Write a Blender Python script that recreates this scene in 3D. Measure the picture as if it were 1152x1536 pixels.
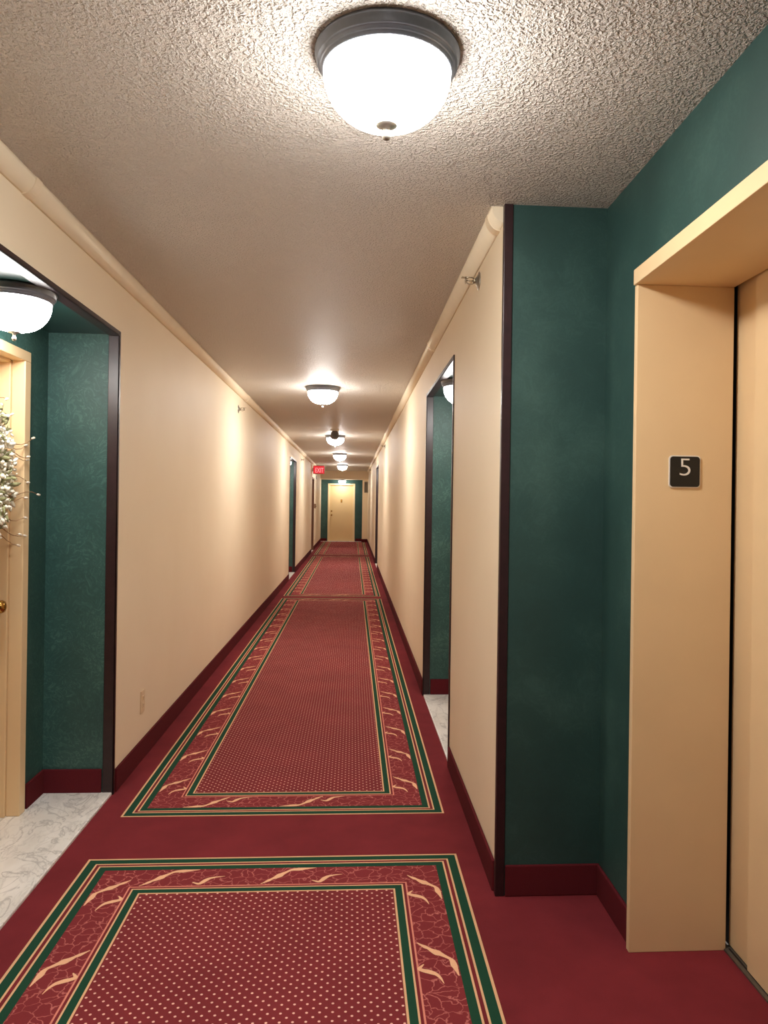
import bpy, bmesh, math, random
from mathutils import Vector, Matrix

for o in list(bpy.data.objects):
    bpy.data.objects.remove(o)
S = bpy.context.scene
COL = S.collection
random.seed(5)
PI = math.pi

# ------------------------------------------------------------------ camera, world, exposure
CAM_H = 1.43
cam_d = bpy.data.cameras.new('camera')
cam = bpy.data.objects.new('camera', cam_d)
COL.objects.link(cam)
cam_d.sensor_fit = 'VERTICAL'
cam_d.sensor_height = 36.0
cam_d.sensor_width = 27.0
cam_d.lens = 1119.3 / 1536 * 36.0
cam_d.shift_x = (576 - 599.6) / 1536
cam_d.shift_y = (753.4 - 768) / 1536
cam_d.clip_start = 0.02
cam.matrix_world = (Matrix.Translation((0, 0, CAM_H)) @ Matrix.Rotation(-0.063, 4, 'Z')
                    @ Matrix.Rotation(PI / 2 + 0.0008, 4, 'X') @ Matrix.Rotation(0.014, 4, 'Z'))
S.camera = cam
w = bpy.data.worlds.new('world')
S.world = w
w.use_nodes = True
w.node_tree.nodes['Background'].inputs[0].default_value = (0.02, 0.018, 0.016, 1)
w.node_tree.nodes['Background'].inputs[1].default_value = 1.0
S.view_settings.view_transform = 'Standard'
S.view_settings.look = 'None'
S.view_settings.gamma = 1.0
S.view_settings.exposure = 2.8
S.view_settings.use_curve_mapping = False
S.cycles.max_bounces = 14
S.cycles.diffuse_bounces = 10
S.cycles.glossy_bounces = 4
S.cycles.caustics_reflective = False
S.cycles.caustics_refractive = False
S.cycles.sample_clamp_indirect = 6.0
LAMP = 11.0                 # radiance of the frosted bowls
RECESS_LAMP = 6.5

# ------------------------------------------------------------------ place
XL, XR, XE, XD = -1.142, 0.544, 0.924, 1.222   # left wall, right wall, lift lobby wall, lift door
H = 2.527                                       # ceiling
ZO = 2.226                                      # top of the doorway niches
YB = -5.0                                       # wall behind the camera
YE = 26.8                                       # far end
YP = 2.70                                       # face of the pier beside the lift lobby
L1 = (2.22, 3.692); L2 = (13.62, 15.07)
R1 = (4.053, 5.518); R2 = (15.95, 17.40)
ST = (21.0, 22.0)                               # stair door
ND = 0.33                                       # niche depth

# ------------------------------------------------------------------ materials
def srgb(r, g, b):
    f = lambda c: c / 12.92 if c <= 0.04045 else ((c + 0.055) / 1.055) ** 2.4
    return (f(r / 255), f(g / 255), f(b / 255), 1)

class NT:
    def __init__(s, name):
        s.m = bpy.data.materials.new(name)
        s.m.use_nodes = True
        s.t = s.m.node_tree
        s.b = s.t.nodes['Principled BSDF']
        s.out = s.t.nodes['Material Output']
    def n(s, typ, **kw):
        x = s.t.nodes.new(typ)
        for k, v in kw.items():
            setattr(x, k, v)
        return x
    def put(s, sock, v):
        if hasattr(v, 'is_linked') or isinstance(v, bpy.types.NodeSocket):
            s.t.links.new(v, sock)
        else:
            sock.default_value = v
    def math(s, op, a, b=None, c=None):
        x = s.n('ShaderNodeMath', operation=op)
        s.put(x.inputs[0], a)
        if b is not None: s.put(x.inputs[1], b)
        if c is not None: s.put(x.inputs[2], c)
        return x.outputs[0]
    def coord(s, scale=None):
        tc = s.n('ShaderNodeTexCoord')
        if scale is None:
            return tc.outputs['Object']
        mp = s.n('ShaderNodeMapping')
        s.t.links.new(tc.outputs['Object'], mp.inputs[0])
        mp.inputs['Scale'].default_value = scale
        return mp.outputs[0]
    def noise(s, vec, scale, detail=3, rough=0.5, dist=0.0):
        x = s.n('ShaderNodeTexNoise')
        s.put(x.inputs['Vector'], vec)
        x.inputs['Scale'].default_value = scale
        x.inputs['Detail'].default_value = detail
        x.inputs['Roughness'].default_value = rough
        x.inputs['Distortion'].default_value = dist
        return x.outputs[0], x.outputs[1]
    def ramp(s, fac, stops):
        x = s.n('ShaderNodeValToRGB')
        s.put(x.inputs[0], fac)
        e = x.color_ramp.elements
        while len(e) < len(stops): e.new(0.5)
        for i, (p, c) in enumerate(stops):
            e[i].position = p; e[i].color = c
        return x.outputs[0]
    def mix(s, fac, a, b, mode='MIX'):
        x = s.n('ShaderNodeMix', data_type='RGBA', blend_type=mode)
        s.put(x.inputs[0], fac); s.put(x.inputs[6], a); s.put(x.inputs[7], b)
        return x.outputs[2]
    def bump(s, h, strength, dist=0.01):
        x = s.n('ShaderNodeBump')
        x.inputs['Strength'].default_value = strength
        x.inputs['Distance'].default_value = dist
        s.put(x.inputs['Height'], h)
        s.t.links.new(x.outputs[0], s.b.inputs['Normal'])
    def fin(s, col=None, rough=0.5, metal=0.0, spec=None):
        if col is not None: s.put(s.b.inputs['Base Color'], col)
        s.put(s.b.inputs['Roughness'], rough)
        s.b.inputs['Metallic'].default_value = metal
        if spec is not None: s.b.inputs['Specular IOR Level'].default_value = spec
        return s.m

def plain(name, col, rough=0.5, metal=0.0, vary=0.05, scale=12, spec=None):
    t = NT(name)
    f, _ = t.noise(t.coord(), scale, 3)
    lo = tuple(c * (1 - vary) for c in col[:3]) + (1,)
    hi = tuple(min(1, c * (1 + vary)) for c in col[:3]) + (1,)
    return t.fin(t.ramp(f, [(0.3, lo), (0.7, hi)]), rough, metal, spec)

M = {}
# warm beige vinyl wallcovering
t = NT('beige_wallcovering')
f, _ = t.noise(t.coord(), 2.0, 3)
c = t.ramp(f, [(0.3, srgb(237, 222, 195)), (0.7, srgb(240, 226, 200))])
f2, _ = t.noise(t.coord(), 260, 2)
t.bump(f2, 0.06, 0.002)
M['beige'] = t.fin(c, 0.58, spec=0.32)
M['crown'] = plain('cream_painted_trim', srgb(237, 222, 194), 0.6, vary=0.02)
# green wallpaper, brushed swirl pattern
def green_paper(name, sc, con, rough=0.5, k=1.0):
    t = NT(name)
    v = t.coord()
    _, dc = t.noise(v, 5, 2)
    vm = t.n('ShaderNodeVectorMath', operation='MULTIPLY_ADD')
    t.put(vm.inputs[0], dc); vm.inputs[1].default_value = (0.22, 0.22, 0.22); t.put(vm.inputs[2], v)
    a, _ = t.noise(vm.outputs[0], sc, 4, 0.55, 3.0)
    b, _ = t.noise(v, 3.2, 3)
    g, _ = t.noise(v, 150, 2)
    x = t.math('ADD', t.math('MULTIPLY', a, con), t.math('MULTIPLY', b, 0.5))
    x = t.math('ADD', x, t.math('MULTIPLY', g, 0.10))
    mid = (con * 0.5 + 0.30)
    rd = t.n('ShaderNodeMapRange'); t.put(rd.inputs[0], t.math('ABSOLUTE', t.math('SUBTRACT', a, 0.5)))
    rd.inputs[1].default_value = 0.0; rd.inputs[2].default_value = 0.035; rd.inputs[3].default_value = -0.16 * con; rd.inputs[4].default_value = 0.0
    x = t.math('ADD', x, rd.outputs[0])
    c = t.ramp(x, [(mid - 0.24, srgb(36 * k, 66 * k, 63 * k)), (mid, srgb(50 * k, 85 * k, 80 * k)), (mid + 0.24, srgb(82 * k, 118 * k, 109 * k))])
    t.bump(a, 0.18 * con, 0.004)
    return t.fin(c, rough, spec=0.4)
M['green'] = green_paper('green_swirl_wallpaper', 26, 0.55)
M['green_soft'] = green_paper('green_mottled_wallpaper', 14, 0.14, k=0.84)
t = NT('glossy_dark_green_paint')
f, _ = t.noise(t.coord(), 8, 3)
t.bump(f, 0.05, 0.004)
M['green_gloss'] = t.fin(t.ramp(f, [(0.3, srgb(26, 50, 49)), (0.7, srgb(38, 66, 62))]), 0.28, spec=0.5)
# stippled ceiling
t = NT('stippled_ceiling')
v = t.coord()
a, _ = t.noise(v, 105, 2.0, 0.5, 0.4)
b, _ = t.noise(v, 230, 2.0, 0.5)
a2 = t.n('ShaderNodeMapRange', interpolation_type='SMOOTHSTEP')
t.put(a2.inputs[0], a); a2.inputs[1].default_value = 0.42; a2.inputs[2].default_value = 0.68
hh = t.math('ADD', a2.outputs[0], t.math('MULTIPLY', b, 0.5))
t.bump(hh, 0.95, 0.007)
M['ceiling'] = t.fin(t.ramp(b, [(0.3, srgb(216, 209, 200)), (0.7, srgb(225, 219, 211))]), 0.52, spec=0.38)

# carpet
def pile(t, col, amt=0.28):
    v = t.coord()
    f, _ = t.noise(v, 3.2, 4, 0.6)
    g, _ = t.noise(v, 420, 2)
    k = t.math('ADD', t.math('MULTIPLY', f, amt), t.math('MULTIPLY', g, 0.35))
    k = t.math('ADD', k, 1.0 - amt * 0.5 - 0.175)
    x = t.n('ShaderNodeMix', data_type='RGBA', blend_type='MULTIPLY')
    x.inputs[0].default_value = 1.0
    t.put(x.inputs[6], col)
    cmb = t.n('ShaderNodeCombineColor')
    for i in range(3): t.put(cmb.inputs[i], k)
    t.put(x.inputs[7], cmb.outputs[0])
    t.bump(g, 0.35, 0.003)
    t.b.inputs['Sheen Weight'].default_value = 0.0
    t.b.inputs['Sheen Roughness'].default_value = 0.45
    return t.fin(x.outputs[2], 0.95, spec=0.1)
BURG = srgb(120, 43, 49)
M['burgundy'] = pile(NT('burgundy_carpet'), BURG, 0.75)
M['base_carpet'] = pile(NT('burgundy_carpet_skirting'), srgb(92, 30, 36), 0.25)  # same carpet, colour darkened to carry the shade on the skirting
M['c_cream'] = pile(NT('cream_carpet_line'), srgb(226, 182, 140), 0.15)
M['c_green'] = pile(NT('green_carpet_stripe'), srgb(34, 72, 54), 0.2)
M['c_pink'] = pile(NT('pink_carpet_line'), srgb(222, 140, 122), 0.15)
M['c_flame'] = pile(NT('peach_carpet_flame'), srgb(240, 188, 150), 0.2)
t = NT('veined_carpet_border')
v = t.coord()
_, dc = t.noise(v, 16, 3)
vm = t.n('ShaderNodeVectorMath', operation='MULTIPLY_ADD')
t.put(vm.inputs[0], dc); vm.inputs[1].default_value = (0.09, 0.09, 0.0); t.put(vm.inputs[2], v)
vo = t.n('ShaderNodeTexVoronoi', feature='DISTANCE_TO_EDGE', voronoi_dimensions='2D')
t.put(vo.inputs['Vector'], vm.outputs[0]); vo.inputs['Scale'].default_value = 24
ms, _ = t.noise(v, 9, 2)
vein = t.n('ShaderNodeMapRange')
t.put(vein.inputs[0], vo.outputs['Distance']); vein.inputs[1].default_value = 0.012; vein.inputs[2].default_value = 0.06
vein.inputs[3].default_value = 1.0; vein.inputs[4].default_value = 0.0
fac = t.math('MULTIPLY', vein.outputs[0], t.math('MULTIPLY_ADD', ms, 1.5, -0.1))
fac.node.use_clamp = True
M['c_vein'] = pile(t, t.mix(fac, srgb(130, 50, 54), srgb(208, 126, 118)), 0.3)
t = NT('dotted_carpet_field')
v = t.coord()
sx = t.n('ShaderNodeSeparateXYZ'); t.put(sx.inputs[0], v)
def dots(ox, oy):
    ax = t.math('PINGPONG', t.math('ADD', sx.outputs[0], 50 * 0.0362 + ox), 0.0181)
    ay = t.math('PINGPONG', t.math('ADD', sx.outputs[1], 50 * 0.0362 + oy), 0.0181)
    d = t.math('SQRT', t.math('ADD', t.math('MULTIPLY', ax, ax), t.math('MULTIPLY', ay, ay)))
    return t.math('LESS_THAN', d, 0.0039)
fac = t.math('MAXIMUM', dots(0, 0), dots(0.0181, 0.0181))
M['c_dots'] = pile(t, t.mix(fac, srgb(126, 49, 53), srgb(238, 188, 172)), 0.4)

M['wood'] = plain('dark_mahogany_trim', srgb(44, 24, 27), 0.36, vary=0.2, scale=30, spec=0.45)
t = NT('white_marble')
v = t.coord((1.7, 0.8, 1))
r1, _ = t.noise(v, 3.6, 6, 0.55, 1.2)
r2, _ = t.noise(v, 9.0, 5, 0.55, 0.8)
cl, _ = t.noise(v, 5, 4)
base = t.ramp(cl, [(0.3, srgb(224, 222, 217)), (0.65, srgb(243, 241, 237))])
l1 = t.ramp(t.math('ABSOLUTE', t.math('SUBTRACT', r1, 0.5)), [(0.0, (0.6, 0.6, 0.6, 1)), (0.022, (0, 0, 0, 1))])
l2 = t.ramp(t.math('ABSOLUTE', t.math('SUBTRACT', r2, 0.52)), [(0.0, (0.32, 0.32, 0.32, 1)), (0.03, (0, 0, 0, 1))])
M['marble'] = t.fin(t.mix(l2, t.mix(l1, base, srgb(158, 156, 154)), srgb(172, 170, 167)), 0.3)
M['cream'] = plain('cream_enamel', srgb(226, 198, 155), 0.38, vary=0.02, scale=4)
M['cream_y'] = plain('yellow_cream_enamel', srgb(224, 197, 146), 0.38, vary=0.02, scale=4)
M['cream_l'] = plain('pale_cream_enamel', srgb(240, 220, 176), 0.4, vary=0.02, scale=4)
M['lift'] = plain('beige_lift_enamel', srgb(224, 196, 153), 0.4, vary=0.025, scale=5)
M['dark'] = plain('dark_gap', srgb(22, 14, 12), 0.8)
M['pewter'] = plain('brushed_pewter', srgb(116, 120, 128), 0.36, 0.5, vary=0.06, scale=60)
M['nickel'] = plain('satin_nickel', srgb(165, 160, 150), 0.3, 0.85, vary=0.05)
M['brass'] = plain('brass', srgb(176, 132, 66), 0.25, 0.95, vary=0.08)
M['chrome'] = plain('chrome', srgb(190, 182, 165), 0.2, 0.95, vary=0.05)
M['steel'] = plain('grey_sill_metal', srgb(120, 116, 108), 0.4, 0.7, vary=0.08, scale=60)
M['black'] = plain('black_plastic', srgb(16, 14, 13), 0.5, vary=0.06, scale=90)
M['white'] = plain('white_plastic', srgb(232, 226, 216), 0.4, vary=0.02)
M['ivory'] = plain('ivory_plastic', srgb(228, 206, 170), 0.35, vary=0.02)
M['slot'] = plain('brown_slot', srgb(120, 92, 66), 0.6)
M['grey'] = plain('grey_plastic', srgb(108, 104, 100), 0.5, vary=0.1, scale=80)
M['vent'] = plain('grey_vent_metal', srgb(150, 140, 130), 0.45, 0.2, vary=0.05)
M['brown'] = plain('brown_door_paint', srgb(126, 88, 62), 0.4, vary=0.05, scale=5)
M['red'] = plain('red_plastic', srgb(170, 30, 30), 0.4)
M['twig'] = plain('dry_twig', srgb(150, 112, 78), 0.8, vary=0.2, scale=40)
M['bud'] = plain('white_bud', srgb(236, 226, 208), 0.8, vary=0.08, scale=60)
M['petal'] = plain('dried_cream_flower', srgb(236, 230, 212), 0.85, vary=0.12, scale=50)
M['sage'] = plain('sage_green_leaf', srgb(150, 150, 108), 0.8, vary=0.25, scale=50)

def emit(name, col, strength, base=(0.9, 0.9, 0.88, 1), rough=0.3):
    t = NT(name)
    f, _ = t.noise(t.coord(), 10, 2)
    t.put(t.b.inputs['Base Color'], base)
    t.b.inputs['Roughness'].default_value = rough
    t.put(t.b.inputs['Emission Color'], t.mix(t.math('MULTIPLY', f, 0.03), col, (col[0] * .97, col[1] * .97, col[2] * .97, 1)))
    t.b.inputs['Emission Strength'].default_value = strength
    return t.m
def bowl(name, col, k):
    t = NT(name)
    z = t.n('ShaderNodeSeparateXYZ'); t.put(z.inputs[0], t.coord())
    g = t.n('ShaderNodeMapRange'); t.put(g.inputs[0], z.outputs[2])
    g.inputs[1].default_value = -0.05; g.inputs[2].default_value = -0.16; g.inputs[3].default_value = 0.17 * k; g.inputs[4].default_value = 1.9 * k
    t.b.inputs['Base Color'].default_value = (0.9, 0.9, 0.88, 1)
    t.b.inputs['Emission Color'].default_value = col
    t.put(t.b.inputs['Emission Strength'], g.outputs[0])
    return t.fin(None, 0.3)
M['bowl'] = bowl('lit_frosted_glass', (1.0, 0.96, 0.915, 1), LAMP)
M['bowl_n'] = bowl('lit_frosted_glass_niche', (1.0, 0.97, 0.93, 1), RECESS_LAMP)
M['exit_red'] = emit('lit_red_panel', (1.0, 0.012, 0.03, 1), 0.10, (0.4, 0.02, 0.03, 1))
M['exit_letter'] = emit('lit_pink_letters', (1.0, 0.42, 0.46, 1), 0.12, (0.8, 0.5, 0.5, 1))

# ------------------------------------------------------------------ mesh helpers
ICO = []
class MB:
    def __init__(s):
        s.bm = bmesh.new(); s.mats = []
    def mi(s, m):
        if m is None: return 0
        if m not in s.mats: s.mats.append(m)
        return s.mats.index(m)
    def quad(s, pts, m=None):
        f = s.bm.faces.new([s.bm.verts.new(p) for p in pts]); f.material_index = s.mi(m); return f
    def box(s, x0, x1, y0, y1, z0, z1, m=None, **faces):
        """faces: xm xp ym yp zm zp -> material of that face"""
        v = [s.bm.verts.new((x, y, z)) for x in (x0, x1) for y in (y0, y1) for z in (z0, z1)]
        F = dict(xm=(0, 1, 3, 2), xp=(4, 6, 7, 5), ym=(0, 4, 5, 1), yp=(2, 3, 7, 6), zm=(0, 2, 6, 4), zp=(1, 5, 7, 3))
        for k, i in F.items():
            f = s.bm.faces.new([v[j] for j in i]); f.material_index = s.mi(faces.get(k, m))
    def lathe(s, prof, n=48, mat=None, m=None, smooth=True, close=True):
        """profile of (r, z) turned about z; mat = Matrix"""
        mat = mat or Matrix()
        rings = []
        for r, z in prof:
            if r < 1e-6: rings.append([s.bm.verts.new(mat @ Vector((0, 0, z)))])
            else: rings.append([s.bm.verts.new(mat @ Vector((r * math.cos(2 * PI * i / n), r * math.sin(2 * PI * i / n), z))) for i in range(n)])
        for a, b in zip(rings, rings[1:]):
            for i in range(n):
                j = (i + 1) % n
                q = [a[i % len(a)], a[j % len(a)], b[j % len(b)], b[i % len(b)]]
                q = list(dict.fromkeys(q))
                if len(q) < 3: continue
                f = s.bm.faces.new(q); f.smooth = smooth; f.material_index = s.mi(m)
    def tube(s, pts, r, n=8, m=None, taper=None):
        pts = [Vector(p) for p in pts]
        rings = []
        for i, p in enumerate(pts):
            d = (pts[min(i + 1, len(pts) - 1)] - pts[max(i - 1, 0)]).normalized()
            u = d.cross(Vector((0.31, 0.17, 0.93))).normalized(); w_ = d.cross(u)
            rr = r if taper is None else r + (taper - r) * i / (len(pts) - 1)
            rings.append([s.bm.verts.new(p + (u * math.cos(2 * PI * k / n) + w_ * math.sin(2 * PI * k / n)) * rr) for k in range(n)])
        for a, b in zip(rings, rings[1:]):
            for k in range(n):
                f = s.bm.faces.new([a[k], a[(k + 1) % n], b[(k + 1) % n], b[k]]); f.smooth = True; f.material_index = s.mi(m)
        for rg, fl in ((rings[0], True), (rings[-1], False)):
            f = s.bm.faces.new(rg[::-1] if not fl else rg); f.material_index = s.mi(m)
    def extrude_profile(s, prof, a, b, m=None, smooth=False):
        """closed profile [(x,z)] extruded in y from a to b"""
        A = [s.bm.verts.new((x, a, z)) for x, z in prof]; B = [s.bm.verts.new((x, b, z)) for x, z in prof]
        n = len(prof)
        for i in range(n):
            f = s.bm.faces.new([A[i], A[(i + 1) % n], B[(i + 1) % n], B[i]]); f.material_index = s.mi(m); f.smooth = smooth
        for r in (A[::-1], B):
            f = s.bm.faces.new(r); f.material_index = s.mi(m)
    def blob(s, p, r, sc=(1, 1, 1), m=None, sub=1, rot=None):
        mat = Matrix.Translation(p) @ (rot.to_4x4() if rot else Matrix()) @ Matrix.Diagonal((r * sc[0], r * sc[1], r * sc[2], 1))
        if not ICO:
            g = bmesh.new(); bmesh.ops.create_icosphere(g, subdivisions=1, radius=1)
            ICO.append([v.co.copy() for v in g.verts]); ICO.append([[v.index for v in f.verts] for f in g.faces]); g.free()
        vs = [s.bm.verts.new(mat @ c) for c in ICO[0]]; mi = s.mi(m)
        for f in ICO[1]:
            q = s.bm.faces.new([vs[i] for i in f]); q.material_index = mi; q.smooth = True
    def build(s, name, mat=None, parent=None, bevel=0, seg=2, kind=None):
        bmesh.ops.recalc_face_normals(s.bm, faces=s.bm.faces)
        me = bpy.data.meshes.new(name)
        s.bm.to_mesh(me); s.bm.free()
        ms = s.mats if s.mats else [mat]
        for m in ms: me.materials.append(M[m])
        o = bpy.data.objects.new(name, me); COL.objects.link(o)
        if parent: o.parent = parent
        if bevel:
            b = o.modifiers.new('bevel', 'BEVEL'); b.width = bevel; b.segments = seg; b.limit_method = 'ANGLE'; b.angle_limit = 0.7
        if kind: o['kind'] = kind
        return o

def empty(name, loc, rz=0.0, kind=None):
    o = bpy.data.objects.new(name, None); COL.objects.link(o)
    o.location = loc; o.rotation_euler = (0, 0, rz); o.empty_display_size = 0.1
    if kind: o['kind'] = kind
    return o
def tag(o, label, cat, group=None):
    o['label'] = label; o['category'] = cat
    if group: o['group'] = group
def copy_tree(o, parent=None):
    c = o.copy(); COL.objects.link(c)
    if parent: c.parent = parent
    for ch in list(o.children): copy_tree(ch, c)
    return c
def struct(name, mb, mat=None, bevel=0, parent=None):
    return mb.build(name, mat, parent, bevel, kind='structure')
def text_mesh(name, body, size, mat, parent, extrude=0.001, loc=(0, 0, 0), rot=(PI / 2, 0, 0), sx=1.0, offset=0.0):
    cu = bpy.data.curves.new(name, 'FONT'); cu.body = body; cu.size = size; cu.extrude = extrude
    cu.offset = offset
    cu.align_x = 'CENTER'; cu.align_y = 'CENTER'
    to = bpy.data.objects.new('tmp_text', cu); COL.objects.link(to)
    dg = bpy.context.evaluated_depsgraph_get()
    me = bpy.data.meshes.new_from_object(to.evaluated_get(dg))
    bpy.data.objects.remove(to); bpy.data.curves.remove(cu)
    me.materials.clear(); me.materials.append(M[mat])
    ys = [v.co.y for v in me.vertices]; xs = [v.co.x for v in me.vertices]
    cy_, cx_ = (max(ys) + min(ys)) / 2, (max(xs) + min(xs)) / 2
    for v in me.vertices: v.co.y -= cy_; v.co.x = (v.co.x - cx_) * sx
    o = bpy.data.objects.new(name, me); COL.objects.link(o)
    o.parent = parent; o.location = loc; o.rotation_euler = rot
    return o

# ------------------------------------------------------------------ walls
def solid_runs(a, b, holes):
    runs = []; y = a
    for h0, h1 in holes:
        runs.append((y, h0)); y = h1
    runs.append((y, b)); return runs

SO = (ST[0] - 0.06, ST[1] + 0.06); SZ = 2.13
mb = MB()
for y0, y1 in solid_runs(YB, YE + 0.6, [L1, L2, SO]):
    mb.box(XL - ND, XL, y0, y1, 0, H, 'beige', ym='green', yp='green')
for y0, y1 in (L1, L2):
    mb.box(XL - ND, XL, y0, y1, ZO, H, 'beige', zm='green_gloss')
mb.box(XL - ND, XL, SO[0], SO[1], SZ, H, 'beige')
struct('wall_left', mb)

mb = MB()
for i, (y0, y1) in enumerate(solid_runs(YP, YE + 0.6, [R1, R2])):
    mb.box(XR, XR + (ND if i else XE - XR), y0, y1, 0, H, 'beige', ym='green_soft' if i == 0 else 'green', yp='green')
for y0, y1 in (R1, R2):
    mb.box(XR, XR + ND, y0, y1, ZO, H, 'beige', zm='green_gloss')
struct('wall_right', mb)

# walls behind the niches, with door holes
DW, DH = 0.92, 2.035        # leaf
FW = 0.05                   # frame face
def niche_back(name, x, sgn, span):
    c = (span[0] + span[1]) / 2 + (0.03 if sgn < 0 else 0.0)
    hw = DW / 2 + 0.02
    x0, x1 = sorted((x, x + sgn * 0.16))
    mb = MB()
    mb.box(x0, x1, span[0] - 0.05, c - hw, 0, ZO + 0.1, 'green')
    mb.box(x0, x1, c + hw, span[1] + 0.05, 0, ZO + 0.1, 'green')
    mb.box(x0, x1, c - hw, c + hw, DH + 0.01, ZO + 0.1, 'green')
    struct(name, mb)
    return c
cL1 = niche_back('wall_niche_left', XL - ND, -1, L1)
cL2 = niche_back('wall_niche_left_far', XL - ND, -1, L2)
cR1 = niche_back('wall_niche_right', XR + ND, 1, R1)
cR2 = niche_back('wall_niche_right_far', XR + ND, 1, R2)

# lift lobby wall
EY0, EY1, EZ = 1.26, 2.338, 2.141
mb = MB()
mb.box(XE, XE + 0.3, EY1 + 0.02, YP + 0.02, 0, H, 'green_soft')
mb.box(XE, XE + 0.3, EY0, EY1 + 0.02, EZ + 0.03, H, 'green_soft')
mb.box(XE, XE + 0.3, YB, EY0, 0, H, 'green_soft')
struct('wall_lift_lobby', mb)
mb = MB(); mb.box(XL - ND, XE + 0.3, YB - 0.1, YB, 0, H, 'beige'); struct('wall_back', mb)

# far end
mb = MB()
mb.box(XL, XR, YE - 0.4, YE + 0.6, 2.236, H, 'beige')
mb.box(0.345, XR, YE, YE + 0.6, 0, 2.236, 'beige', xm='green')
struct('wall_end_header', mb)
YD = YE + 0.28
EC, EDH = -0.405, 2.045
mb = MB()
mb.box(XL, EC - 0.46, YD, YD + 0.15, 0, 2.236, 'green')
mb.box(EC + 0.46, 0.345, YD, YD + 0.15, 0, 2.236, 'green')
mb.box(EC - 0.46, EC + 0.46, YD, YD + 0.15, EDH + 0.01, 2.236, 'green')
struct('wall_end', mb)

mb = MB(); mb.box(XL - ND, XE + 0.45, YB, YE + 0.6, H, H + 0.12, 'ceiling'); struct('ceiling', mb)

# ------------------------------------------------------------------ carpeted floor
CX0, CX1 = -1.0225, 0.442
PANELS = [(-1.5, 3.028), (3.427, 11.10), (11.36, 19.72), (20.2, 28.5)]
STRIPES = [('c_cream', .009), ('c_green', .031), ('c_cream', .007), ('burgundy', .012), ('c_cream', .007), ('c_green', .028),
           ('c_vein', .125), ('c_pink', .006), ('burgundy', .009), ('c_cream', .006), ('c_green', .025), ('c_cream', .007)]
FY1 = YE + 0.3
mb = MB()
def rect(x0, x1, y0, y1, m, z=0.0):
    y1 = min(y1, FY1)
    if x1 - x0 < 1e-5 or y1 - y0 < 1e-5: return
    mb.quad([(x0, y0, z), (x1, y0, z), (x1, y1, z), (x0, y1, z)], m)
rect(XL - 0.0, CX0, YB, FY1, 'burgundy')
rect(CX1, XR, YB, FY1, 'burgundy')
rect(XR, XD + 0.02, YB, YP + 0.01, 'burgundy')
yy = YB
for a, b in PANELS:
    rect(CX0, CX1, yy, a, 'burgundy'); yy = b
    x0, x1, y0, y1 = CX0, CX1, a, b
    for m, wd in STRIPES:
        rect(x0, x0 + wd, y0, y1, m); rect(x1 - wd, x1, y0, y1, m)
        rect(x0 + wd, x1 - wd, y0, y0 + wd, m); rect(x0 + wd, x1 - wd, y1 - wd, y1, m)
        x0 += wd; x1 -= wd; y0 += wd; y1 -= wd
    rect(x0, x1, y0, y1, 'c_dots')
# woven flames lying in the border: centre line (s along, v across) with half-width
def smooth(p, k=4):
    out = []
    for i in range(len(p) - 1):
        a, b, c, d = p[max(i - 1, 0)], p[i], p[i + 1], p[min(i + 2, len(p) - 1)]
        for j in range(k):
            u = j / k
            out.append(tuple(0.5 * (2 * b[n] + (c[n] - a[n]) * u + (2 * a[n] - 5 * b[n] + 4 * c[n] - d[n]) * u * u + (3 * b[n] - a[n] - 3 * c[n] + d[n]) * u ** 3) for n in range(len(b))))
    return out + [p[-1]]
BIG = smooth([(0.00, 1.0, .0015), (0.06, 0.92, .0035), (0.14, 0.79, .0075), (0.19, 0.70, .0060), (0.26, 0.60, .0095), (0.33, 0.47, .0135), (0.38, 0.37, .0090),
       (0.45, 0.25, .0065), (0.51, 0.15, .0060), (0.58, 0.095, .0085), (0.70, 0.075, .0105), (0.82, 0.04, .0065), (1.0, 0.0, .0015)])
SMALL = smooth([(0.0, 0.0, .002), (0.12, 0.10, .0045), (0.22, 0.15, .007), (0.30, 0.05, .008), (0.36, -0.10, .0095), (0.44, -0.25, .0085), (0.52, -0.35, .0065), (0.7, -0.45, .004), (0.95, -0.52, .001)])
def flame(fn, pts, L_, z):
    P = [fn(s * L_, v) for s, v, h in pts]
    left, right = [], []
    for i, (s, v, h) in enumerate(pts):
        a = P[max(0, i - 1)]; b = P[min(len(P) - 1, i + 1)]
        d = Vector((b[0] - a[0], b[1] - a[1])).normalized(); nrm = Vector((-d.y, d.x))
        left.append((P[i][0] + nrm.x * h, P[i][1] + nrm.y * h, z)); right.append((P[i][0] - nrm.x * h, P[i][1] - nrm.y * h, z))
    for i in range(len(P) - 1):
        mb.quad([left[i], right[i], right[i + 1], left[i + 1]], 'c_flame')
OFF = sum(w_ for _, w_ in STRIPES[:6]); VW = 0.125
PER = 0.44
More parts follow.
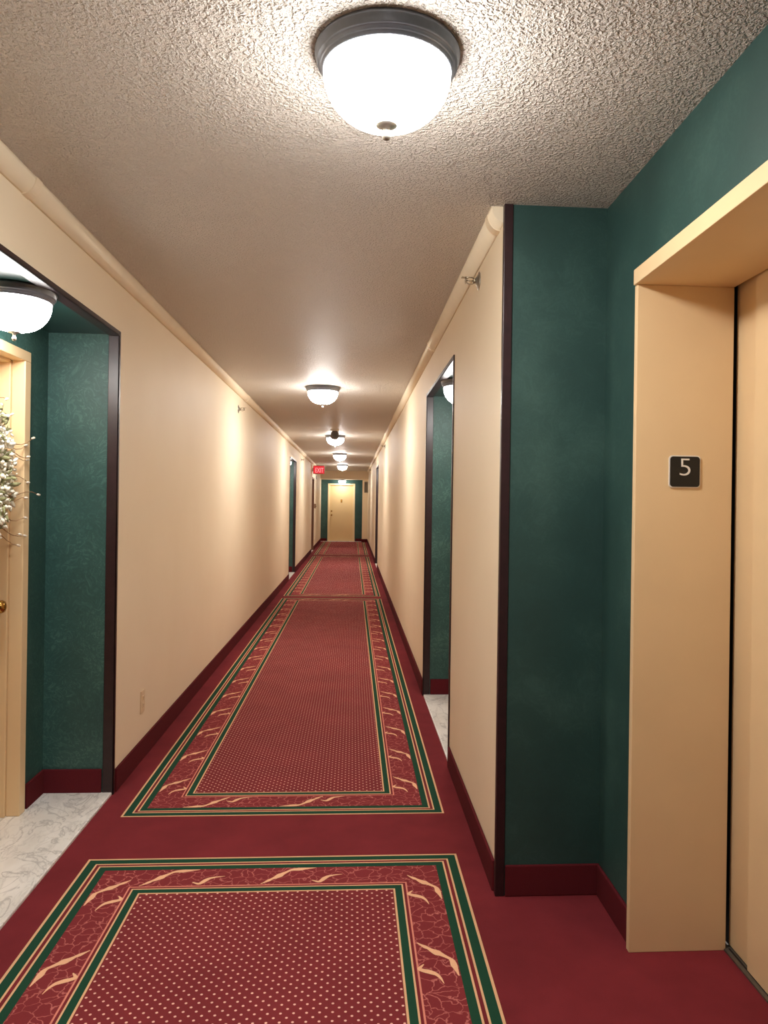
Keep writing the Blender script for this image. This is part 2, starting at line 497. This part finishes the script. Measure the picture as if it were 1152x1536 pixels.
for a, b in PANELS:
    e = min(b, FY1 - 0.05)
    # sides: s runs toward the viewer (-y), v from the inner edge (1) to the outer edge (0)
    for sgn, xo in ((1, CX1 - OFF), (-1, CX0 + OFF)):
        y = e - OFF - 0.075
        while y - 0.25 > max(a + OFF, 0.4):
            flame(lambda s, v: (xo - sgn * (0.006 + v * 0.113), y - s), BIG, 0.175, 0.0006)
            flame(lambda s, v: (xo - sgn * (0.088 + v * 0.10 + 0.02), y - 0.115 - s), SMALL, 0.10, 0.0006)
            y -= PER
    for yb, top in ((a + OFF, False), (b - OFF - VW, True)):
        if yb < 0.3 or yb > FY1: continue
        x = CX0 + OFF + 0.16
        while x + 0.25 < CX1 - OFF:
            if top: flame(lambda s, v: (x + s, yb + 0.004 + (1 - v) * 0.116), BIG, 0.20, 0.0006)
            else: flame(lambda s, v: (x + 0.20 - s, yb + 0.004 + v * 0.116), BIG, 0.20, 0.0006)
            if x + 0.40 < CX1 - OFF - 0.03:
                flame(lambda s, v: (x + 0.19 + s, yb + (0.025 if top else 0.075) - v * 0.08), SMALL, 0.12, 0.0006)
            x += 0.445
struct('floor', mb)

# marble slabs of the niches
def slab(name, x0, x1, span):
    mb = MB(); mb.box(x0, x1, span[0], span[1], -0.02, 0.012, 'marble'); struct(name, mb, bevel=0.004)
slab('floor_niche_left', XL - ND - 0.16, XL, L1); slab('floor_niche_left_far', XL - ND - 0.16, XL, L2)
slab('floor_niche_right', XR, XR + ND + 0.16, R1); slab('floor_niche_right_far', XR, XR + ND + 0.16, R2)
mb = MB(); mb.box(XL - 0.16, XL + 0.004, SO[0], SO[1], -0.02, 0.012, 'marble'); struct('floor_stair_threshold', mb, bevel=0.003)
mb = MB(); mb.box(XL, 0.345, YD - 0.06, YD + 0.15, -0.02, 0.012, 'marble'); struct('floor_end_threshold', mb, bevel=0.003)

# ------------------------------------------------------------------ carpet skirting
BZ, BT = 0.113, 0.012
mb = MB()
for y0, y1 in solid_runs(YB, YE + 0.28, [L1, L2, SO]):
    mb.box(XL, XL + BT, y0 + 0.03, y1 - 0.03, 0, BZ)
struct('baseboard_left', mb, 'base_carpet', bevel=0.004)
mb = MB()
for y0, y1 in solid_runs(YP, YE, [R1, R2]):
    mb.box(XR - BT, XR, y0 + 0.03, y1 - 0.03, 0, BZ)
mb.box(XR + 0.03, XE, YP - BT, YP, 0, BZ)
struct('baseboard_right', mb, 'base_carpet', bevel=0.004)
mb = MB(); mb.box(XE - BT, XE, EY1 + 0.02, YP - BT, 0, BZ); mb.box(XE - BT, XE, YB, EY0 - 0.04, 0, BZ)
struct('baseboard_lift_lobby', mb, 'base_carpet', bevel=0.004)
def niche_base(name, x_back, sgn, span, c):
    mb = MB()
    a, b = sorted((x_back, x_back - sgn * (ND - 0.05)))
    for y in span:
        d = -BT if y == span[1] else BT
        y0, y1 = sorted((y, y + d)); mb.box(a, b, y0, y1, 0.012, BZ + 0.012)
    x0, x1 = sorted((x_back, x_back - sgn * BT))
    mb.box(x0, x1, span[0] + BT, c - DW / 2 - FW, 0.012, BZ + 0.012); mb.box(x0, x1, c + DW / 2 + FW, span[1] - BT, 0.012, BZ + 0.012)
    struct(name, mb, 'base_carpet', bevel=0.003)
niche_base('baseboard_niche_left', XL - ND, -1, L1, cL1); niche_base('baseboard_niche_left_far', XL - ND, -1, L2, cL2)
niche_base('baseboard_niche_right', XR + ND, 1, R1, cR1); niche_base('baseboard_niche_right_far', XR + ND, 1, R2, cR2)
mb = MB()
mb.box(XL + BT, EC - 0.52, YD - BT, YD, 0.012, BZ); mb.box(EC + 0.52, 0.345, YD - BT, YD, 0.012, BZ); mb.box(0.333, XR - BT, YE - BT, YE, 0, BZ)
mb.box(0.333, 0.345, YE, YD - BT, 0, BZ)
struct('baseboard_end', mb, 'base_carpet', bevel=0.003)

# ------------------------------------------------------------------ mahogany corner trim round the niches
def niche_trim(name, xw, sgn, span):
    """sgn: +1 corridor lies toward +x of the wall face"""
    mb = MB(); T, LEG, FACE = 0.007, 0.045, 0.016
    for y, d in ((span[0], 1), (span[1], -1)):
        y0, y1 = sorted((y, y + d * T)); a, b = sorted((xw + sgn * T, xw - sgn * LEG))
        mb.box(a, b, y0, y1, 0, ZO - T)
        y0, y1 = sorted((y + d * T, y - d * FACE)); a, b = sorted((xw, xw + sgn * T))
        mb.box(a, b, y0, y1, 0, ZO + FACE)
    a, b = sorted((xw + sgn * T, xw - sgn * LEG)); mb.box(a, b, span[0], span[1], ZO - T, ZO)
    a, b = sorted((xw, xw + sgn * T)); mb.box(a, b, span[0] + T, span[1] - T, ZO - T, ZO + FACE)
    struct(name, mb, 'wood', bevel=0.002)
niche_trim('trim_1', XL, 1, L1); niche_trim('trim_2', XR, -1, R1)
niche_trim('trim_3', XL, 1, L2); niche_trim('trim_4', XR, -1, R2)
mb = MB()
mb.box(XR - 0.006, XR + 0.027, YP - 0.008, YP, 0, H); mb.box(XR - 0.006, XR, YP, YP + 0.018, 0, H)
struct('trim_5', mb, 'wood', bevel=0.002)

# ------------------------------------------------------------------ rounded pipe cover along both ceiling edges
def cover(name, xw, sgn, y0, y1, joints):
    R = 0.058
    def prof(r):
        p = [(xw, H), (xw, H - r)]
        for i in range(1, 9):
            a = i / 8 * PI / 2
            p.append((xw + sgn * r * (0.82 * math.sin(a) + 0.0), H - r * math.cos(a)))
        return p
    mb = MB(); mb.extrude_profile(prof(R), y0, y1, 'crown')
    o = struct(name, mb)
    for f in o.data.polygons: f.use_smooth = abs(f.normal.y) < 0.5
    for j in joints:
        m2 = MB(); m2.extrude_profile(prof(R + 0.0035), j, j + 0.05, 'crown')
        m2.build('joint_sleeve', None, o)
cover('trim_6', XL, 1, YB, YE - 0.4, [2.62, 7.9, 12.6, 17.4, 22.0])
cover('trim_7', XR, -1, YP + 0.02, YE - 0.4, [2.80, 5.05, 9.2, 13.9, 18.6, 23.3])

# ------------------------------------------------------------------ doors
def door(name, loc, rz, mat, leaf_h, knob_side, recess=0.095, plate=False, lw=0.86, stops=True, fmat=None):
    fmat = fmat or mat
    root = empty(name, loc, rz, 'structure')
    hw = lw / 2
    fr = MB()
    for s in (-1, 1):
        x0, x1 = sorted((s * (hw + 0.002), s * (hw + FW + 0.01)))
        fr.box(x0, x1, -0.012, recess * 0.5, 0.012, leaf_h + 0.004, fmat)                     # face and outer reveal
        x0, x1 = sorted((s * (hw - 0.012), s * (hw + FW)))
        fr.box(x0, x1, recess * 0.5, recess, 0.012, leaf_h + 0.004, fmat)                    # stop
    fr.box(-hw - FW - 0.01, hw + FW + 0.01, -0.012, recess * 0.5, leaf_h + 0.004, leaf_h + 0.05, fmat)
    fr.box(-hw + 0.012, hw - 0.012, recess * 0.5, recess, leaf_h - 0.008, leaf_h + 0.03, fmat)
    fr.build('frame', None, root, bevel=0.003, kind='structure')
    lf = MB(); lf.box(-hw, hw, recess, recess + 0.045, 0.018, leaf_h, mat)
    leaf = lf.build('leaf', None, root, bevel=0.002, kind='structure')
    k = MB()
    mt = Matrix.Translation((knob_side * (hw - 0.075), recess, 0.955)) @ Matrix.Rotation(PI / 2, 4, 'X')
    k.lathe([(0, -0.002), (0.031, -0.002), (0.031, 0.004), (0.026, 0.008), (0.011, 0.010), (0.010, 0.028), (0.018, 0.034), (0.027, 0.044),
             (0.029, 0.054), (0.024, 0.064), (0.012, 0.070), (0, 0.071)], 28, mt)
    k.build('knob', 'brass', leaf, kind='structure')
    d = MB()
    mt = Matrix.Translation((knob_side * (hw - 0.075), recess, 1.10)) @ Matrix.Rotation(PI / 2, 4, 'X')
    d.lathe([(0, -0.002), (0.026, -0.002), (0.026, 0.006), (0.022, 0.012), (0.012, 0.014), (0, 0.014)], 24, mt)
    d.build('deadbolt', 'brass', leaf, kind='structure')
    if plate:
        p = MB(); p.box(-0.03, 0.03, recess - 0.012, recess + 0.001, 1.41, 1.53)
        p.build('knocker_plate', 'brass', leaf, bevel=0.006, kind='structure')
    return root
d1 = door('door_1', (XL - ND, cL1, 0), PI / 2, 'cream', 2.035, 1)
door('door_2', (XL - ND, cL2, 0), PI / 2, 'cream', 2.035, 1)
door('door_3', (XR + ND, cR1, 0), -PI / 2, 'cream', 2.035, -1)
door('door_4', (XR + ND, cR2, 0), -PI / 2, 'cream', 2.035, -1)
door('door_5', (EC, YD, 0), 0, 'cream_y', EDH, -1, recess=0.10, plate=True, fmat='cream_l')
door('door_6', (XL, (ST[0] + ST[1]) / 2, 0), PI / 2, 'brown', 2.07, 1, recess=0.13, lw=0.98)

# ------------------------------------------------------------------ lift: casing, door panels, sill
mb = MB()
mb.box(XE - 0.03, XD, EY0 - 0.03, EY1 + 0.016, EZ, EZ + 0.05, 'lift')           # head
mb.box(XE - 0.022, XD, EY1, EY1 + 0.024, 0, EZ, 'lift')                          # far jamb
mb.box(XE - 0.022, XD, EY0 - 0.024, EY0, 0, EZ, 'lift')
struct('trim_8', mb, bevel=0.002)
lift = empty('door_7', (XD + 0.02, (EY0 + EY1) / 2, 0), 0, 'structure')
hw = (EY1 - EY0) / 2
mb = MB(); mb.box(0.0, 0.03, -0.02, hw + 0.02, 0.008, EZ + 0.06, 'lift'); mb.build('slow_panel', None, lift, bevel=0.002, kind='structure')
mb = MB(); mb.box(-0.012, -0.001, -hw - 0.02, hw - 0.115, 0.008, EZ + 0.06, 'lift'); mb.build('fast_panel', None, lift, bevel=0.002, kind='structure')
mb = MB(); mb.box(0.05, 0.08, -hw - 0.15, hw + 0.15, -0.05, EZ + 0.35, 'dark'); mb.build('shaft_lining', None, lift, kind='structure')
mb = MB(); mb.box(XD - 0.006, XD + 0.06, EY0 - 0.02, EY1 + 0.02, -0.02, 0.006, 'steel'); mb.box(XD + 0.008, XD + 0.014, EY0, EY1, 0.006, 0.0066, 'dark')
struct('trim_9', mb)

# ------------------------------------------------------------------ ceiling lights
def make_light(shade):
    r = empty('ceiling_light', (0, 0, 0))
    p = MB()
    p.lathe([(0, 0), (0.168, 0), (0.170, -0.004), (0.170, -0.010), (0.166, -0.014), (0.1655, -0.026), (0.163, -0.029), (0.160, -0.030),
             (0.1585, -0.036), (0.156, -0.038), (0.154, -0.0395), (0.1525, -0.045), (0.148, -0.048), (0.140, -0.048), (0.135, -0.03), (0, -0.03)], 64)
    p.build('base_pan', 'pewter', r)
    b = MB()
    prof = [(0.1495, -0.0485)]
    for i in range(1, 13):
        a = i / 12 * PI / 2
        prof.append((0.1495 * math.cos(a) ** 0.78, -0.0485 - 0.118 * math.sin(a) ** 1.05))
    prof[-1] = (0, prof[-1][1])
    b.lathe(prof, 40)
    b.build('glass_bowl', shade, r)
    f = MB()
    f.lathe([(0, -0.1655), (0.015, -0.1655), (0.025, -0.168), (0.025, -0.1705), (0.013, -0.175), (0.006, -0.179), (0.0056, -0.187), (0.0085, -0.190),
             (0.0102, -0.195), (0.0085, -0.201), (0.004, -0.2045), (0, -0.205)], 24)
    f.build('finial', 'nickel', r)
    return r
la = make_light('bowl')
G = 'domed lights along the corridor ceiling'
for i, (x, y, lab) in enumerate([
        (0.070, 1.825, 'large nearest dome ceiling light beside the lift lobby, glowing white in a pewter ring'),
        (-0.30, 7.18, 'second dome ceiling light down the corridor, past the first wide gap'),
        (-0.30, 12.36, 'third corridor dome light, partly behind the grey smoke detector'),
        (-0.305, 16.9, 'fourth corridor dome light, small, between the smoke detector and the last light'),
        (-0.10, -2.0, 'unseen dome ceiling light added in the lift lobby, on the near side of the lift doors'),  # added lamp out of view, lights the lift jamb evenly to the floor
        (-0.315, 21.95, 'last dome light of the corridor, closest to the yellow end door')]):
    o = la if i == 0 else copy_tree(la)
    o.location = (x, y, H); tag(o, lab, 'ceiling light', G)
    o.scale = (1.045, 1.045, 1.03) if i == 0 else (0.97, 0.97, 0.97)
lb = make_light('bowl_n')
for i, (x, y, lab) in enumerate([
        (XL - ND / 2, 2.955, 'dome ceiling light in the left doorway niche above the wreath'),
        (XR + ND / 2, 4.80, 'dome ceiling light in the near right doorway niche, cut off by the beige wall'),
        (XL - ND / 2, (L2[0] + L2[1]) / 2, 'dome ceiling light inside the far left doorway niche'),
        (XR + ND / 2, (R2[0] + R2[1]) / 2, 'dome ceiling light inside the far right doorway niche'),
        (EC + 0.02, YE - 0.02, 'dome ceiling light above the yellow door at the far end, under the header')]):
    o = lb if i == 0 else copy_tree(lb)
    o.location = (x, y, ZO if i < 4 else 2.236); o.scale = (0.885, 0.885, 0.95); tag(o, lab, 'ceiling light', 'domed lights inside the doorway niches')

# ------------------------------------------------------------------ sidewall sprinklers (local +x points out of the wall)
def make_sprinkler():
    r = empty('sprinkler_head', (0, 0, 0))
    X = Matrix.Rotation(PI / 2, 4, 'Y')
    e = MB(); e.lathe([(0, 0), (0.040, 0), (0.039, 0.003), (0.030, 0.006), (0.018, 0.012), (0.014, 0.016), (0, 0.016)], 32, X); e.build('escutcheon', 'nickel', r)
    b = MB()
    b.lathe([(0, 0.015), (0.011, 0.015), (0.011, 0.024), (0.008, 0.026), (0, 0.026)], 16, X)
    for s in (-1, 1):
        b.tube([(0.022, 0, s * 0.009), (0.032, 0, s * 0.015), (0.045, 0, s * 0.015), (0.056, 0, s * 0.008), (0.060, 0, 0)], 0.0028, 8)
    b.tube([(0.024, 0, 0), (0.060, 0, 0)], 0.003, 8)
    b.build('frame', 'chrome', r)
    d = MB()
    d.lathe([(0, 0.059), (0.014, 0.059), (0.014, 0.0615), (0, 0.0615)], 20, X)
    d.box(0.050, 0.078, -0.012, 0.012, 0.013, 0.0155)
    d.build('deflector', 'chrome', r)
    return r
sp = make_sprinkler()
for i, (x, y, z, rz, lab) in enumerate([
        (XR, 3.27, 2.415, PI, 'chrome sprinkler head high on the near right wall beside the green pier'),
        (XL, 7.47, 2.335, 0, 'chrome sprinkler head on the left wall below the pipe cover, nearest of that side'),
        (XL, 16.5, 2.35, 0, 'tiny sprinkler head on the left wall just beyond the far green niche'),
        (XR, 12.7, 2.39, PI, 'small sprinkler head on the right wall midway along the corridor'),
        (XR, 22.6, 2.41, PI, 'farthest sprinkler head on the right wall, near the corridor end')]):
    o = sp if i == 0 else copy_tree(sp)
    o.location = (x, y, z); o.rotation_euler = (0, 0, rz); tag(o, lab, 'sprinkler', 'sidewall sprinklers along the corridor')

# ------------------------------------------------------------------ floor number sign on the lift jamb (faces -y)
sg = empty('floor_number_sign', (1.063, EY1, 1.543))
tag(sg, 'square black floor number sign with white 5 on the beige lift jamb', 'sign')
def rounded_plate(w_, h_, r, d0, d1, n=6):
    m = MB(); pts = []
    for cx_, cz_, a0 in ((1, 1, 0), (-1, 1, 90), (-1, -1, 180), (1, -1, 270)):
        for i in range(n + 1):
            a = math.radians(a0 + 90 * i / n)
            pts.append((cx_ * (w_ / 2 - r) + r * math.cos(a), cz_ * (h_ / 2 - r) + r * math.sin(a)))
    m.extrude_profile(pts, d0, d1); return m
rounded_plate(0.104, 0.104, 0.012, -0.004, 0.0).build('rim', 'white', sg)
rounded_plate(0.097, 0.097, 0.010, -0.006, -0.004).build('plate', 'black', sg)
five = text_mesh('numeral', '5', 0.082, 'white', sg, 0.001, (-0.001, -0.0066, 0.0145), sx=1.18, offset=-0.0012)

# ------------------------------------------------------------------ exit sign
ex = empty('exit_sign', (XL + 0.19, 21.0, 2.325))
tag(ex, 'red lit exit sign with pale letters at the left wall far down the corridor', 'sign')
mb = MB(); mb.box(-0.165, 0.155, 0, 0.05, -0.115, 0.115); mb.build('housing', 'red', ex, bevel=0.006)
mb = MB(); mb.box(-0.152, 0.142, -0.003, 0.0, -0.102, 0.102); mb.build('lit_face', 'exit_red', ex)
text_mesh('letters', 'EXIT', 0.185, 'exit_letter', ex, 0.001, (0.01, -0.0045, -0.012), sx=0.62)
mb = MB(); mb.box(-0.19, -0.165, 0.01, 0.04, -0.05, 0.05); mb.build('wall_bracket', 'white', ex, bevel=0.004)

# ------------------------------------------------------------------ smoke detector
sd = empty('smoke_detector', (-0.287, 11.4, H))
tag(sd, 'dark grey smoke detector on the ceiling just before the third dome light', 'smoke detector')
mb = MB(); mb.lathe([(0, 0), (0.068, 0), (0.068, -0.012), (0.05, -0.018), (0, -0.018)], 32); mb.build('mounting_plate', 'white', sd)
mb = MB(); mb.lathe([(0, -0.016), (0.042, -0.016), (0.042, -0.03), (0.060, -0.045), (0.064, -0.10), (0.056, -0.13), (0.034, -0.146), (0, -0.148)], 32); mb.build('sensor_body', 'grey', sd)
mb = MB(); mb.box(0.045, 0.062, -0.012, 0.012, -0.04, -0.012); mb.build('indicator_tab', 'white', sd, bevel=0.003)

# ------------------------------------------------------------------ alarm strobe, pull station, vent, outlet
st = empty('alarm_strobe', (XL, 22.55, 2.16))
tag(st, 'tiny wall alarm strobe above the pull station beyond the exit door', 'alarm')
mb = MB(); mb.box(0, 0.03, -0.06, 0.06, -0.09, 0.09); mb.build('housing', 'white', st, bevel=0.006)
mb = MB(); mb.box(0.03, 0.055, -0.035, 0.035, -0.06, 0.06); mb.build('lens', 'grey', st, bevel=0.008)
ps = empty('pull_station', (XL, 22.4, 1.30))
tag(ps, 'small dark reddish fire pull station on the left wall past the exit door', 'alarm')
mb = MB(); mb.box(0, 0.045, -0.045, 0.045, -0.07, 0.07); mb.build('housing', 'brown', ps, bevel=0.006)
mb = MB(); mb.box(0.045, 0.06, -0.032, 0.032, -0.02, 0.005); mb.build('pull_handle', 'black', ps, bevel=0.004)
ve = empty('wall_vent', (0.475, YE, 1.975))
tag(ve, 'grey louvred wall vent high on the pale end wall right of the yellow door', 'vent')
mb = MB()
for s in (-1, 1):
    x0, x1 = sorted((s * 0.068, s * 0.052)); mb.box(x0, x1, -0.02, 0, -0.2, 0.2)
    z0, z1 = sorted((s * 0.2, s * 0.184)); mb.box(-0.052, 0.052, -0.02, 0, z0, z1)
mb.build('vent_frame', 'vent', ve, bevel=0.002)
mb = MB()
for i in range(14):
    z = -0.17 + i * 0.026; mb.quad([(-0.052, -0.016, z - 0.012), (0.052, -0.016, z - 0.012), (0.052, -0.002, z + 0.010), (-0.052, -0.002, z + 0.010)])
mb.build('louvres', 'vent', ve)
mb = MB(); mb.box(-0.052, 0.052, -0.0015, 0, -0.184, 0.184); mb.build('vent_backing', 'dark', ve)
ou = empty('wall_outlet', (XL, 4.19, 0.317))
tag(ou, 'ivory duplex wall outlet low on the left beige wall near the skirting', 'outlet')
mb = MB(); mb.box(0, 0.006, -0.036, 0.036, -0.062, 0.062); mb.build('cover_plate', 'ivory', ou, bevel=0.004)
for z in (-0.02, 0.02):
    mb = MB(); mb.box(0.005, 0.0085, -0.017, 0.017, z - 0.014, z + 0.014); so = mb.build('socket', 'ivory', ou, bevel=0.004)
    mb = MB()
    for y in (-0.006, 0.006): mb.box(0.0083, 0.0088, y - 0.001, y + 0.001, z - 0.003, z + 0.006)
    mb.box(0.0083, 0.0088, -0.002, 0.002, z - 0.010, z - 0.006)
    mb.build('slot', 'slot', so)

# ------------------------------------------------------------------ wreath on the first left door
WX, WY, WZ = XL - ND - 0.048, cL1 + 0.02, 1.535
wr = empty('wreath', (WX, WY, WZ))
tag(wr, 'dried cream flower wreath with wispy twigs hanging on the left cream door', 'wreath')
RM = 0.268
mb = MB()
rg = [(0, RM * math.cos(2 * PI * i / 40), RM * math.sin(2 * PI * i / 40)) for i in range(41)]
mb.tube(rg, 0.028, 10); mb.build('branch_ring', 'twig', wr)
mbp, mbs = MB(), MB()
for i in range(4300):
    a = random.uniform(0, 2 * PI); rr = RM + random.gauss(0, 0.044); dx = abs(random.gauss(0.0, 0.036)) - 0.005
    if abs(rr - RM) > 0.10: continue
    lim = 0.075 * math.sqrt(max(0, 1 - ((rr - RM) / 0.105) ** 2))
    p = Vector((min(dx, lim) + random.uniform(-.004, .004), rr * math.cos(a), rr * math.sin(a)))
    d = Vector((random.uniform(0.1, 1), math.cos(a) * random.uniform(-.5, 1.2) + random.gauss(0, .5), math.sin(a) * random.uniform(-.5, 1.2) + random.gauss(0, .5))).normalized()
    rot = d.to_track_quat('Z', 'Y').to_matrix()
    if random.random() < 0.80:
        mbp.blob(p, random.uniform(.006, .0125), (0.75, 0.75, random.uniform(0.9, 1.8)), None, 1, rot)
    else:
        mbs.blob(p * 1.0, random.uniform(.008, .013), (0.35, 0.8, 2.2), None, 1, rot)
o = mbp.build('blossoms', 'petal', wr, kind='stuff'); o['label'] = 'dried cream blossoms'
o = mbs.build('leaves', 'sage', wr, kind='stuff'); o['label'] = 'sage green leaves'
TW = [(0.42, .20), (0.37, .16), (0.26, .14), (0.22, .15), (-0.10, .16), (-0.30, .22), (-0.42, .15), (-0.62, .16), (-0.82, .22), (-0.88, .16), (-0.98, .20),
      (0.75, .10), (1.1, .12), (1.6, .12), (2.4, .14), (3.2, .15), (3.9, .13), (4.6, .12)]
for a, ln in TW:
    b0 = a * 1.0
    p0 = Vector((0.03 + random.uniform(-.01, .02), (RM + .02) * math.cos(b0), (RM + .02) * math.sin(b0)))
    yd = 1.0 if math.cos(b0) > 0.3 else math.cos(b0)
    d = Vector((0.25, yd, math.sin(b0) * 0.45 + random.uniform(-.05, .15))).normalized()
    pts = [p0 + d * ln * k / 5 + Vector((0, 0, 0.02 * math.sin(k * 0.8 + a * 5))) for k in range(6)]
    m = MB(); m.tube(pts, .0022, 6, 'twig', taper=.0012)
    m.blob(pts[-1], .0075, (0.8, 0.8, 2.0), 'bud', 1, d.to_track_quat('Z', 'Y').to_matrix())
    m.build('twig', None, wr)
